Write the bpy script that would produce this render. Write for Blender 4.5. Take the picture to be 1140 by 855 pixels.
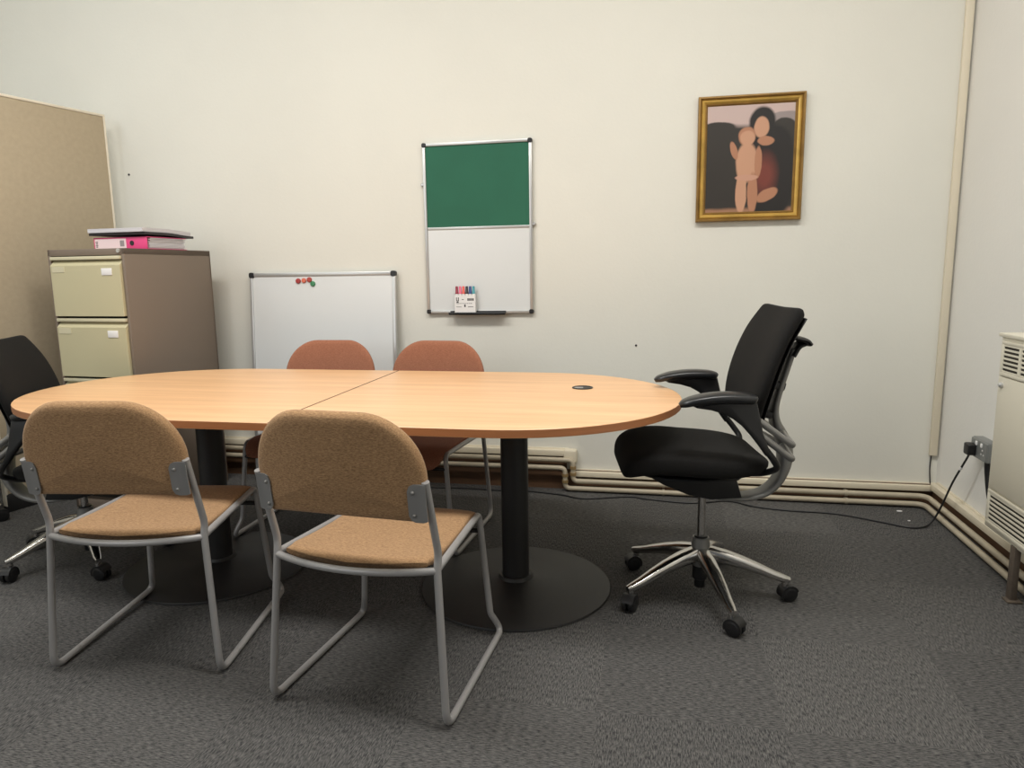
import bpy, bmesh, math, random
from mathutils import Vector, Matrix
random.seed(7)
PI = math.pi
R = math.radians
SC = bpy.context.scene
COL = SC.collection
for o in list(bpy.data.objects):
    bpy.data.objects.remove(o)

# ------------------------------------------------------------------ camera
cd = bpy.data.cameras.new('camera')
cam = bpy.data.objects.new('camera', cd)
COL.objects.link(cam)
cd.sensor_fit = 'HORIZONTAL'
cd.sensor_width = 36.0
cd.lens = 781.2 / 1140 * 36.0
cd.clip_start = 0.05
yaw, pitch, roll = 0.1967992, 0.1593788, -0.0146786
fwd = Vector((-math.sin(yaw) * math.cos(pitch), math.cos(yaw) * math.cos(pitch), -math.sin(pitch)))
rt = Vector((math.cos(yaw), math.sin(yaw), 0))
up = rt.cross(fwd)
r2 = rt * math.cos(roll) + up * math.sin(roll)
u2 = -rt * math.sin(roll) + up * math.cos(roll)
m = Matrix.Identity(4)
for i in range(3):
    m[i][0] = r2[i]; m[i][1] = u2[i]; m[i][2] = -fwd[i]
m.translation = Vector((0, 0, 1.21))
cam.matrix_world = m
SC.camera = cam

# ------------------------------------------------------------------ light
w = bpy.data.worlds.new('world'); SC.world = w
w.use_nodes = True
w.node_tree.nodes['Background'].inputs[0].default_value = (0.90, 0.95, 1.0, 1)
w.node_tree.nodes['Background'].inputs[1].default_value = 0.16

def area(name, loc, target, sx, sy, power, col):
    l = bpy.data.lights.new(name, 'AREA')
    l.shape = 'RECTANGLE'; l.size = sx; l.size_y = sy
    l.energy = power; l.color = col
    o = bpy.data.objects.new(name, l); COL.objects.link(o)
    o.location = loc
    o.rotation_euler = (Vector(target) - Vector(loc)).to_track_quat('-Z', 'Y').to_euler()
    return o
area('ceiling_fluorescent_light', (-1.9, 1.5, 3.55), (-1.9, 1.5, 0), 1.6, 0.5, 63, (1.0, 0.984, 0.944))
area('ceiling_fluorescent_light', (0.3, 1.5, 3.55), (0.3, 1.5, 0), 1.6, 0.5, 63, (1.0, 0.984, 0.944))
area('window_daylight', (-3.0, -1.6, 2.3), (0.2, 3.0, 0.9), 2.2, 1.8, 34, (0.95, 0.975, 1.0))
area('high_window_daylight', (-3.8, 1.6, 3.0), (-2.6, 3.8, 2.4), 0.9, 0.9, 16, (0.84, 0.93, 1.0))
SC.view_settings.view_transform = 'Standard'
SC.view_settings.look = 'None'
SC.view_settings.exposure = 0.0
SC.view_settings.gamma = 1.0
SC.view_settings.use_curve_mapping = False

# ------------------------------------------------------------------ helpers
def srgb(r, g, b):
    def f(c):
        c /= 255.0
        return c / 12.92 if c <= 0.04045 else ((c + 0.055) / 1.055) ** 2.4
    return (f(r), f(g), f(b), 1)

class NT:
    def __init__(s, mt): s.t = mt.node_tree; s.n = s.t.nodes; s.l = s.t.links
    def node(s, typ, **kw):
        n = s.n.new(typ)
        for k, v in kw.items():
            if k.startswith('i_'):
                key = k[2:]
                n.inputs[int(key) if key.isdigit() else key].default_value = v
            else: setattr(n, k, v)
        return n
    def link(s, a, b): s.l.new(a, b)

def mat(name, col, rough=0.5, metal=0.0, noise=0.0, nscale=30, bump=0.0, bscale=200, stretch=None, spec=None, coat=0.0):
    """principled material; optional colour variation and bump from procedural noise"""
    mt = bpy.data.materials.new(name); mt.use_nodes = True
    t = NT(mt); p = t.n['Principled BSDF']
    p.inputs['Base Color'].default_value = col
    p.inputs['Roughness'].default_value = rough
    p.inputs['Metallic'].default_value = metal
    if spec is not None: p.inputs['Specular IOR Level'].default_value = spec
    if coat: p.inputs['Coat Weight'].default_value = coat
    if noise or bump:
        tc = t.node('ShaderNodeTexCoord')
        mp = t.node('ShaderNodeMapping')
        if stretch: mp.inputs['Scale'].default_value = stretch
        t.link(tc.outputs['Object'], mp.inputs['Vector'])
    if noise:
        nz = t.node('ShaderNodeTexNoise', i_Scale=nscale, i_Detail=4.0)
        t.link(mp.outputs[0], nz.inputs['Vector'])
        mr = t.node('ShaderNodeMapRange'); mr.inputs[1].default_value = 0.3; mr.inputs[2].default_value = 0.7
        mr.inputs[3].default_value = 1 - noise; mr.inputs[4].default_value = 1 + noise
        t.link(nz.outputs[0], mr.inputs[0])
        mx = t.node('ShaderNodeVectorMath', operation='SCALE')
        mx.inputs[0].default_value = col[:3]
        t.link(mr.outputs[0], mx.inputs['Scale'])
        t.link(mx.outputs[0], p.inputs['Base Color'])
    if bump:
        nb = t.node('ShaderNodeTexNoise', i_Scale=bscale, i_Detail=3.0)
        t.link(mp.outputs[0], nb.inputs['Vector'])
        b = t.node('ShaderNodeBump', i_Strength=bump, i_Distance=0.002)
        t.link(nb.outputs[0], b.inputs['Height']); t.link(b.outputs[0], p.inputs['Normal'])
    return mt

def carpet_mat():
    mt = bpy.data.materials.new('carpet_tiles'); mt.use_nodes = True
    t = NT(mt); p = t.n['Principled BSDF']
    p.inputs['Roughness'].default_value = 0.95
    p.inputs['Specular IOR Level'].default_value = 0.15
    tc = t.node('ShaderNodeTexCoord')
    ck = t.node('ShaderNodeTexChecker', i_Scale=2.0)
    ck.inputs[1].default_value = (1, 1, 1, 1); ck.inputs[2].default_value = (0, 0, 0, 1)
    mpc = t.node('ShaderNodeMapping'); mpc.inputs['Location'].default_value = (0.13, 0.21, 0.05)
    t.link(tc.outputs['Object'], mpc.inputs[0]); t.link(mpc.outputs[0], ck.inputs['Vector'])
    outs = []
    for sc in ((52, 330, 1), (330, 52, 1)):
        mp = t.node('ShaderNodeMapping'); mp.inputs['Scale'].default_value = sc
        t.link(tc.outputs['Object'], mp.inputs[0])
        nz = t.node('ShaderNodeTexNoise', i_Scale=1.0, i_Detail=5.0, i_Roughness=0.7)
        t.link(mp.outputs[0], nz.inputs['Vector']); outs.append(nz.outputs[0])
    mx = t.node('ShaderNodeMix'); mx.data_type = 'FLOAT'
    t.link(ck.outputs['Fac'], mx.inputs[0]); t.link(outs[0], mx.inputs[2]); t.link(outs[1], mx.inputs[3])
    # each tile a shade of its own
    sn = t.node('ShaderNodeVectorMath', operation='SNAP'); sn.inputs[1].default_value = (0.5, 0.5, 10)
    t.link(mpc.outputs[0], sn.inputs[0])
    wn = t.node('ShaderNodeTexWhiteNoise'); wn.noise_dimensions = '3D'; t.link(sn.outputs[0], wn.inputs['Vector'])
    ad = t.node('ShaderNodeMath', operation='MULTIPLY_ADD'); ad.inputs[1].default_value = 0.03; ad.inputs[2].default_value = -0.015
    t.link(wn.outputs['Value'], ad.inputs[0])
    a2 = t.node('ShaderNodeMath', operation='ADD'); t.link(mx.outputs[0], a2.inputs[0]); t.link(ad.outputs[0], a2.inputs[1])
    cr = t.node('ShaderNodeValToRGB')
    cr.color_ramp.elements[0].position = 0.38; cr.color_ramp.elements[0].color = srgb(46, 46, 48)
    cr.color_ramp.elements[1].position = 0.64; cr.color_ramp.elements[1].color = srgb(112, 110, 107)
    t.link(a2.outputs[0], cr.inputs[0]); t.link(cr.outputs[0], p.inputs['Base Color'])
    b = t.node('ShaderNodeBump', i_Strength=0.5, i_Distance=0.004)
    t.link(mx.outputs[0], b.inputs['Height']); t.link(b.outputs[0], p.inputs['Normal'])
    return mt

def wood_mat(name, c1, c2, rough=0.35):
    """straight beech veneer grain running along x"""
    mt = bpy.data.materials.new(name); mt.use_nodes = True
    t = NT(mt); p = t.n['Principled BSDF']
    p.inputs['Roughness'].default_value = rough
    tc = t.node('ShaderNodeTexCoord')
    mp = t.node('ShaderNodeMapping'); mp.inputs['Scale'].default_value = (1.6, 26, 26)
    t.link(tc.outputs['Object'], mp.inputs[0])
    n1 = t.node('ShaderNodeTexNoise', i_Scale=1.0, i_Detail=6.0, i_Roughness=0.65); t.link(mp.outputs[0], n1.inputs['Vector'])
    cr = t.node('ShaderNodeValToRGB')
    cr.color_ramp.elements[0].position = 0.3; cr.color_ramp.elements[0].color = c1
    cr.color_ramp.elements[1].position = 0.7; cr.color_ramp.elements[1].color = c2
    t.link(n1.outputs[0], cr.inputs[0]); t.link(cr.outputs[0], p.inputs['Base Color'])
    return mt

def fabric_mat(name, c1, c2):
    mt = bpy.data.materials.new(name); mt.use_nodes = True
    t = NT(mt); p = t.n['Principled BSDF']
    p.inputs['Roughness'].default_value = 0.95; p.inputs['Specular IOR Level'].default_value = 0.15
    p.inputs['Sheen Weight'].default_value = 0.1
    tc = t.node('ShaderNodeTexCoord')
    mp = t.node('ShaderNodeMapping'); mp.inputs['Scale'].default_value = (110, 420, 420)
    t.link(tc.outputs['Object'], mp.inputs[0])
    n1 = t.node('ShaderNodeTexNoise', i_Scale=1.0, i_Detail=5.0, i_Roughness=0.7); t.link(mp.outputs[0], n1.inputs['Vector'])
    cr = t.node('ShaderNodeValToRGB')
    cr.color_ramp.elements[0].position = 0.34; cr.color_ramp.elements[0].color = c1
    cr.color_ramp.elements[1].position = 0.64; cr.color_ramp.elements[1].color = c2
    t.link(n1.outputs[0], cr.inputs[0]); t.link(cr.outputs[0], p.inputs['Base Color'])
    b = t.node('ShaderNodeBump', i_Strength=0.35, i_Distance=0.001)
    t.link(n1.outputs[0], b.inputs['Height']); t.link(b.outputs[0], p.inputs['Normal'])
    return mt

def catmull(pts, n=8):
    pts = [Vector(p) for p in pts]; out = []
    P = [pts[0] * 2 - pts[1]] + pts + [pts[-1] * 2 - pts[-2]]
    for i in range(1, len(P) - 2):
        a, b, c, d = P[i - 1], P[i], P[i + 1], P[i + 2]
        for k in range(n):
            t = k / n
            out.append(0.5 * ((2 * b) + (c - a) * t + (2 * a - 5 * b + 4 * c - d) * t * t + (3 * b - a - 3 * c + d) * t ** 3))
    out.append(pts[-1]); return out

def fillet(pts, rad, n=7):
    """polyline with rounded corners"""
    pts = [Vector(p) for p in pts]; out = [pts[0]]
    for i in range(1, len(pts) - 1):
        p, a, b = pts[i], pts[i - 1], pts[i + 1]
        u = (a - p); v = (b - p); lu, lv = u.length, v.length
        u.normalize(); v.normalize()
        ang = u.angle(v)
        if ang > 3.10: out.append(p); continue
        rr = rad[i] if isinstance(rad, (list, tuple)) else rad
        d = min(rr / math.tan(ang / 2), lu * 0.48, lv * 0.48)
        s, e = p + u * d, p + v * d
        for k in range(n + 1):
            t = k / n
            out.append(s * (1 - t) ** 2 + p * 2 * t * (1 - t) + e * t * t)
    out.append(pts[-1]); return out

class MB:
    def __init__(s): s.bm = bmesh.new()
    def box(s, c, size, rot=None, bev=0.0, seg=2):
        r = bmesh.ops.create_cube(s.bm, size=1.0)
        vs = r['verts']
        M = Matrix.Translation(Vector(c)) @ (rot.to_4x4() if rot is not None else Matrix.Identity(4)) @ Matrix.Diagonal((size[0], size[1], size[2], 1))
        bmesh.ops.transform(s.bm, matrix=M, verts=vs)
        if bev:
            es = list({e for v in vs for e in v.link_edges})
            bmesh.ops.bevel(s.bm, geom=es, offset=bev, segments=seg, affect='EDGES', profile=0.5)
        return s
    def rings(s, rings, closed=False, caps=True):
        vr = [[s.bm.verts.new(p) for p in r] for r in rings]
        n = len(vr[0]); m_ = len(vr)
        for i in range(m_ - (0 if closed else 1)):
            a, b = vr[i], vr[(i + 1) % m_]
            for k in range(n):
                s.bm.faces.new((a[k], a[(k + 1) % n], b[(k + 1) % n], b[k]))
        if caps and not closed:
            s.bm.faces.new(list(reversed(vr[0]))); s.bm.faces.new(vr[-1])
        return s
    def tube(s, pts, rad, n=12, closed=False, caps=True):
        pts = [Vector(p) for p in pts]
        N = len(pts); rings = []
        T = []
        for i in range(N):
            if closed: d = pts[(i + 1) % N] - pts[i - 1]
            else: d = pts[min(i + 1, N - 1)] - pts[max(i - 1, 0)]
            T.append(d.normalized())
        nx = T[0].orthogonal().normalized()
        for i in range(N):
            if i:
                q = T[i - 1].rotation_difference(T[i]); nx = q @ nx
            nx = (nx - T[i] * nx.dot(T[i])).normalized()
            by = T[i].cross(nx)
            rr = rad[i] if isinstance(rad, (list, tuple)) else rad
            rings.append([pts[i] + (nx * math.cos(2 * PI * k / n) + by * math.sin(2 * PI * k / n)) * rr for k in range(n)])
        return s.rings(rings, closed, caps)
    def bar(s, pts, side, hw, hh, n=16, ex=4.0):
        """swept rounded-rectangle bar: side = lateral axis, hw/hh half sizes per point or constant"""
        pts = [Vector(p) for p in pts]; side = Vector(side).normalized(); N = len(pts); rings = []
        for i in range(N):
            t = (pts[min(i + 1, N - 1)] - pts[max(i - 1, 0)]).normalized()
            nn = t.cross(side).normalized()
            a = hw[i] if isinstance(hw, (list, tuple)) else hw
            b = hh[i] if isinstance(hh, (list, tuple)) else hh
            sd = nn.cross(t).normalized()
            rings.append([pts[i] + sd * (a * sgnp(math.cos(2 * PI * k / n), 2 / ex)) + nn * (b * sgnp(math.sin(2 * PI * k / n), 2 / ex)) for k in range(n)])
        return s.rings(rings)
    def lathe(s, prof, c=(0, 0, 0), n=32, M=None):
        """prof: (radius, z) list; caps closed when radius is 0"""
        c = Vector(c); rings = []
        for r_, z in prof:
            r_ = max(r_, 1e-5)
            ring = [Vector((r_ * math.cos(2 * PI * k / n), r_ * math.sin(2 * PI * k / n), z)) for k in range(n)]
            if M is not None: ring = [M @ v for v in ring]
            rings.append([v + c for v in ring])
        return s.rings(rings)
    def prism(s, poly, d0, d1, axis='z', bev=0.0, seg=2):
        """extrude 2D polygon between d0 and d1 along axis (x: poly=(y,z); y: poly=(x,z); z: poly=(x,y))"""
        def P(a, b, d): return {'x': (d, a, b), 'y': (a, d, b), 'z': (a, b, d)}[axis]
        f = s.bm.faces.new([s.bm.verts.new(P(a, b, d0)) for a, b in poly])
        r = bmesh.ops.extrude_face_region(s.bm, geom=[f])
        vs = [g for g in r['geom'] if isinstance(g, bmesh.types.BMVert)]
        dv = Vector(P(0, 0, d1)) - Vector(P(0, 0, d0))
        bmesh.ops.translate(s.bm, vec=dv, verts=vs)
        if bev:
            fs = {fc for v in vs for fc in v.link_faces} | {f}
            es = [e for fc in fs if fc.is_valid and len(fc.verts) == len(poly) and (fc is f or all(v in vs for v in fc.verts)) for e in fc.edges]
            bmesh.ops.bevel(s.bm, geom=list(set(es)), offset=bev, segments=seg, affect='EDGES', profile=0.5)
        return s
    def sphere(s, c, r, sc=(1, 1, 1), u=16, v=10):
        q = bmesh.ops.create_uvsphere(s.bm, u_segments=u, v_segments=v, radius=r)
        bmesh.ops.transform(s.bm, matrix=Matrix.Translation(Vector(c)) @ Matrix.Diagonal((sc[0], sc[1], sc[2], 1)), verts=q['verts'])
        return s
    def move(s, M):
        bmesh.ops.transform(s.bm, matrix=M, verts=s.bm.verts[:]); return s
    def build(s, name, mt, parent=None, loc=None, smooth=True, label=None, sharp=38):
        bm = s.bm
        bmesh.ops.recalc_face_normals(bm, faces=bm.faces[:])
        if smooth:
            for f in bm.faces: f.smooth = True
            for e in bm.edges:
                if len(e.link_faces) == 2 and e.calc_face_angle(0) > R(sharp): e.smooth = False
        me = bpy.data.meshes.new(name); bm.to_mesh(me); bm.free()
        for q in (mt if isinstance(mt, (list, tuple)) else [mt]): me.materials.append(q)
        o = bpy.data.objects.new(name, me); COL.objects.link(o)
        if parent is not None: o.parent = parent
        if loc is not None: o.location = loc
        if label: o['label'] = label
        return o

def sgnp(v, p): return math.copysign(abs(v) ** p, v)

def thing(name, label, cat, loc=(0, 0, 0), rz=0.0, group=None):
    o = bpy.data.objects.new(name, None); COL.objects.link(o)
    o.empty_display_size = 0.1
    o.location = loc; o.rotation_euler = (0, 0, rz)
    return tag(o, label, cat, group)

def tag(o, label, cat, group=None):
    o['label'] = label; o['category'] = cat
    if group: o['group'] = group
    return o

def struct(o):
    o['kind'] = 'structure'; return o

def copy_tree(o, parent=None):
    c = o.copy(); COL.objects.link(c)
    if parent is not None: c.parent = parent
    for ch in list(o.children): copy_tree(ch, c)
    return c

def rrect(w_, h_, r_, n=6, cx=0, cy=0):
    out = []
    for (sx, sy, a0) in ((1, 1, 0), (-1, 1, 90), (-1, -1, 180), (1, -1, 270)):
        for k in range(n + 1):
            a = R(a0 + 90 * k / n)
            out.append((cx + sx * (w_ / 2 - r_) + r_ * math.cos(a), cy + sy * (h_ / 2 - r_) + r_ * math.sin(a)))
    return out

# ------------------------------------------------------------------ materials
WALL = mat('wall_paint', srgb(222, 220, 210), 0.75, noise=0.02, nscale=1.6, bump=0.25, bscale=60)
WALLR = mat('wall_paint_right', srgb(227, 225, 219), 0.7, noise=0.015, nscale=2, bump=0.3, bscale=70)
CEIL = mat('ceiling_paint', srgb(232, 230, 224), 0.8)
CARPET = carpet_mat()
STAIN = mat('dark_stained_wood', srgb(92, 66, 45), 0.6, noise=0.3, nscale=6, stretch=(1, 1, 6))
TRUNK = mat('cream_trunking', srgb(222, 212, 190), 0.45)
PIPE = mat('cream_painted_pipe', srgb(178, 167, 146), 0.4, noise=0.08, nscale=9)
BRASS = mat('brass_fitting', srgb(158, 134, 94), 0.45, 0.3)
WOOD = wood_mat('beech_veneer', srgb(216, 168, 122), srgb(238, 192, 146))
EDGE = mat('beech_edging', srgb(172, 112, 70), 0.45, noise=0.08, nscale=20, stretch=(0.3, 0.3, 6))
BLACKM = mat('black_powder_coat', srgb(34, 33, 33), 0.5, noise=0.08, nscale=150, bump=0.15, bscale=500)
SEAM = mat('dark_seam', srgb(96, 60, 36), 0.7)
GREYM = mat('grey_powder_coated_steel', srgb(164, 162, 161), 0.38, 0.25)
BRACKET = mat('grey_bracket_steel', srgb(138, 137, 136), 0.42, 0.2)
TAN = fabric_mat('tan_flecked_fabric', srgb(126, 97, 69), srgb(180, 144, 106))
RUST = fabric_mat('rust_flecked_fabric', srgb(138, 90, 69), srgb(168, 114, 90))
BLACKF = mat('black_fabric', srgb(29, 28, 27), 0.9, noise=0.15, nscale=200, bump=0.4, bscale=400, spec=0.2)
BLACKP = mat('black_plastic', srgb(26, 26, 27), 0.42)
PADM = mat('black_arm_gel', srgb(30, 31, 33), 0.28)
ALU = mat('cast_aluminium', srgb(134, 133, 130), 0.42, 0.45)
CHROME = mat('chrome', srgb(205, 203, 200), 0.16, 1.0)
CABB = mat('cabinet_brown_steel', srgb(122, 108, 95), 0.55)
CABD = mat('cabinet_olive_steel', srgb(192, 184, 150), 0.5)
CABL = mat('cabinet_lip_steel', srgb(204, 197, 168), 0.5)
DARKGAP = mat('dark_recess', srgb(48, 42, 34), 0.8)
WHITEP = mat('white_paper', srgb(232, 230, 228), 0.8)
PAPER = mat('paper_edges', srgb(204, 201, 204), 0.85, noise=0.35, nscale=3, stretch=(0.2, 0.2, 110))
PINK = mat('pink_card', srgb(226, 72, 130), 0.5)
PALE = mat('pale_pink_label', srgb(238, 214, 214), 0.6)
INK = mat('dark_ink', srgb(40, 38, 40), 0.6)
FOLD = mat('black_folder_plastic', srgb(44, 40, 44), 0.45)
BOARDW = mat('white_enamel_board', srgb(218, 220, 219), 0.25, noise=0.015, nscale=3)
GREEN = mat('green_felt', srgb(40, 98, 76), 0.85, noise=0.06, nscale=5, bump=0.2, bscale=400)
ALF = mat('board_aluminium', srgb(196, 196, 194), 0.35, 0.6)
GOLD = mat('gilt_wood', srgb(196, 158, 80), 0.34, 0.45, noise=0.18, nscale=14)
GOLDD = mat('gilt_wood_dark', srgb(140, 108, 56), 0.45, 0.4, noise=0.2, nscale=14)
PANEL = mat('beige_screen_fabric', srgb(176, 161, 136), 0.92, noise=0.04, nscale=40, bump=0.3, bscale=260)
PANELE = mat('cream_screen_edge', srgb(226, 216, 196), 0.6)
HEAT = mat('cream_enamelled_steel', srgb(220, 214, 196), 0.4)
SOCK = mat('grey_metal_clad_socket', srgb(132, 134, 132), 0.45, 0.3)
RUSTY = mat('brown_painted_steel', srgb(86, 76, 66), 0.6, noise=0.15, nscale=40)

# ------------------------------------------------------------------ room
XL, XR, YB, YF, ZC = -3.95, 1.435, 3.80, -2.6, 3.7
struct(MB().box(((XL + XR) / 2, (YB + YF) / 2, -0.05), (XR - XL + 0.2, YB - YF + 0.2, 0.1)).build('floor', CARPET))
struct(MB().box(((XL + XR) / 2, YB + 0.05, ZC / 2 - 0.05), (XR - XL + 0.2, 0.1, ZC + 0.1)).build('wall_back', WALL))
struct(MB().box((XR + 0.05, (YB + YF) / 2, ZC / 2 - 0.05), (0.1, YB - YF, ZC + 0.1)).build('wall_right', WALLR))
struct(MB().box((XL - 0.05, (YB + YF) / 2, ZC / 2 - 0.05), (0.1, YB - YF, ZC + 0.1)).build('wall_left', WALL))
struct(MB().box(((XL + XR) / 2, (YB + YF) / 2, ZC + 0.05), (XR - XL + 0.2, YB - YF + 0.2, 0.1)).build('ceiling', CEIL))

XS = -0.44   # where the trunking and the pipes drop to the lower level
# stained skirting boards
bb = MB().box(((XL + XR) / 2, YB - 0.009, 0.055), (XR - XL, 0.018, 0.11))
bb.box(((XL + XS - 0.01) / 2, YB - 0.008, 0.148), (XS - 0.01 - XL, 0.016, 0.084))
struct(bb.build('baseboard_back', STAIN))
struct(MB().box((XR - 0.009, (YB - 0.02 + YF) / 2, 0.055), (0.018, YB - YF - 0.02, 0.11)).build('baseboard_right', STAIN))
# trunking : upper left length, drop, lower right length, right wall
t1 = MB()
t1.box(((-3.9 + XS) / 2, YB - 0.019, 0.208), (XS + 3.9, 0.038, 0.034), bev=0.004)
t1.box(((-3.9 + XS) / 2, YB - 0.006, 0.207), (XS + 3.9, 0.012, 0.05), bev=0.002)
struct(t1.build('trim_1', TRUNK))
t2 = MB()
t2.box((XS + 0.012, YB - 0.021, 0.192), (0.075, 0.042, 0.078), bev=0.012, seg=3)
struct(t2.build('trim_2', TRUNK))
t3 = MB()
t3.box(((XS + XR) / 2 + 0.02, YB - 0.019, 0.092), (XR - XS - 0.04, 0.038, 0.03), bev=0.004)
t3.box(((XS + XR) / 2 + 0.02, YB - 0.006, 0.092), (XR - XS - 0.04, 0.012, 0.046), bev=0.002)
struct(t3.build('trim_3', TRUNK))
t4 = MB()
t4.box((XR - 0.019, (YB - 0.04 - 1.0) / 2, 0.105), (0.038, YB - 0.04 + 1.0, 0.034), bev=0.004)
t4.box((XR - 0.006, (YB - 0.04 - 1.0) / 2, 0.105), (0.012, YB - 0.04 + 1.0, 0.05), bev=0.002)
struct(t4.build('trim_4', TRUNK))
# vertical mini trunking in the corner
t5 = MB()
t5.box((1.408, YB - 0.011, (0.26 + ZC) / 2), (0.034, 0.022, ZC - 0.26), bev=0.004)
struct(t5.build('trim_5', TRUNK))
tail = MB().tube(catmull([(1.404, YB - 0.006, 0.27), (1.401, YB - 0.006, 0.19), (1.408, YB - 0.010, 0.10)], 6), 0.0032, n=8)
tag(tail.build('cable_tail', INK), 'thin dark cable leaving the bottom end of the corner trunking', 'cable')

def pipe_run(zl, zr, xd, off, r_, label):
    y = YB - off
    pts = [(-3.85, y, zl), (xd, y, zl), (xd, y, zr), (XR - off, y, zr), (XR - off, -0.9, zr)]
    o = thing('heating_pipe', label, 'pipe', (0, 0, 0), 0, 'cream heating pipes along the skirting')
    MB().tube(fillet(pts, [0, 0.03, 0.03, 0.055, 0]), r_, n=14).build('pipe', PIPE, o)
    zc = (zl + zr) / 2
    for dz in (0.018, -0.018):
        f = MB().lathe([(r_, -0.008), (r_ + 0.004, -0.008), (r_ + 0.004, 0.008), (r_, 0.008)], (xd, y, zc + dz), n=14)
        f.build('coupling', BRASS, o)
    for x in (-3.0, -1.9, -0.71, 0.08, 1.0):
        z = zl if x < xd else zr
        c = MB().box((x, y + 0.016 / 2 + r_ - 0.002, z), (0.014, 0.03, 0.02), bev=0.002)
        c.lathe([(r_, -0.006), (r_ + 0.003, -0.006), (r_ + 0.003, 0.006), (r_, 0.006)], (x, y, z), n=14, M=Matrix.Rotation(PI / 2, 3, 'Y'))
        c.build('pipe_clip', PIPE, o)
    return o
pu = pipe_run(0.176, 0.058, XS + 0.03, 0.055, 0.0135, 'upper cream heating pipe along the foot of the walls')
pl = pipe_run(0.134, 0.020, XS - 0.012, 0.070, 0.0135, 'lower cream heating pipe just above the carpet')

# ------------------------------------------------------------------ meeting table
TX, TY = -1.19, 2.585
TZ, TT = 0.745, 0.027
HW, HL = 0.595, 0.70
tb = thing('meeting_table', 'long oval beech meeting table on two black round pedestals', 'table', (TX, TY, 0))
def dend(sx):
    pts = [(sx * 0.0012, -HW)]
    for k in range(33):
        a = -PI / 2 + PI * k / 32
        pts.append((sx * (HL + (0.015 if sx > 0 else 0.045) * 0 + HW * math.cos(a) * (1.015 if sx > 0 else 1.075)), HW * math.sin(a)))
    pts.append((sx * 0.0012, HW)); return pts
for sx in (1, -1):
    b = MB().prism(dend(sx), TZ - TT, TZ, 'z', bev=0.0015, seg=1)
    top = b.build('tabletop', [WOOD, EDGE], tb, sharp=30)
    for pgn in top.data.polygons:
        if abs(pgn.normal.z) < 0.5: pgn.material_index = 1
MB().box((0, 0, TZ - 0.0055), (0.006, HW * 2 - 0.004, 0.012)).build('joint_strip', SEAM, tb)
for sx in (1, -1):
    px, py = (0.69 if sx > 0 else -0.58), (-0.055 if sx > 0 else -0.07)
    c = MB().lathe([(0.0, 0.03), (0.052, 0.03), (0.052, TZ - TT - 0.012), (0.0, TZ - TT - 0.012)], (px, py, 0), n=40)
    c.build('column', BLACKM, tb)
    pb = MB().lathe([(0, 0.0), (0.360, 0.0), (0.366, 0.004), (0.364, 0.010), (0.352, 0.012), (0.22, 0.022), (0.09, 0.034), (0.068, 0.040), (0.062, 0.052), (0.0, 0.052)], (px, py, 0), n=72)
    pb.build('pedestal_base', BLACKM, tb)
    MB().box((px, py, TZ - TT - 0.008), (0.46, 0.46, 0.015), bev=0.003).build('mounting_plate', BLACKM, tb)
gr = MB().lathe([(0, 0), (0.040, 0), (0.042, 0.001), (0.041, 0.0035), (0.034, 0.0035), (0.033, 0.001), (0, 0.001)], (0.925, 0.185, TZ), n=36)
gro = gr.build('cable_grommet', BLACKP, tb)
MB().prism(rrect(0.034, 0.022, 0.008, cx=0.911, cy=0.180), TZ + 0.0012, TZ + 0.003, 'z').build('grommet_flap', ALF, gro)

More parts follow.
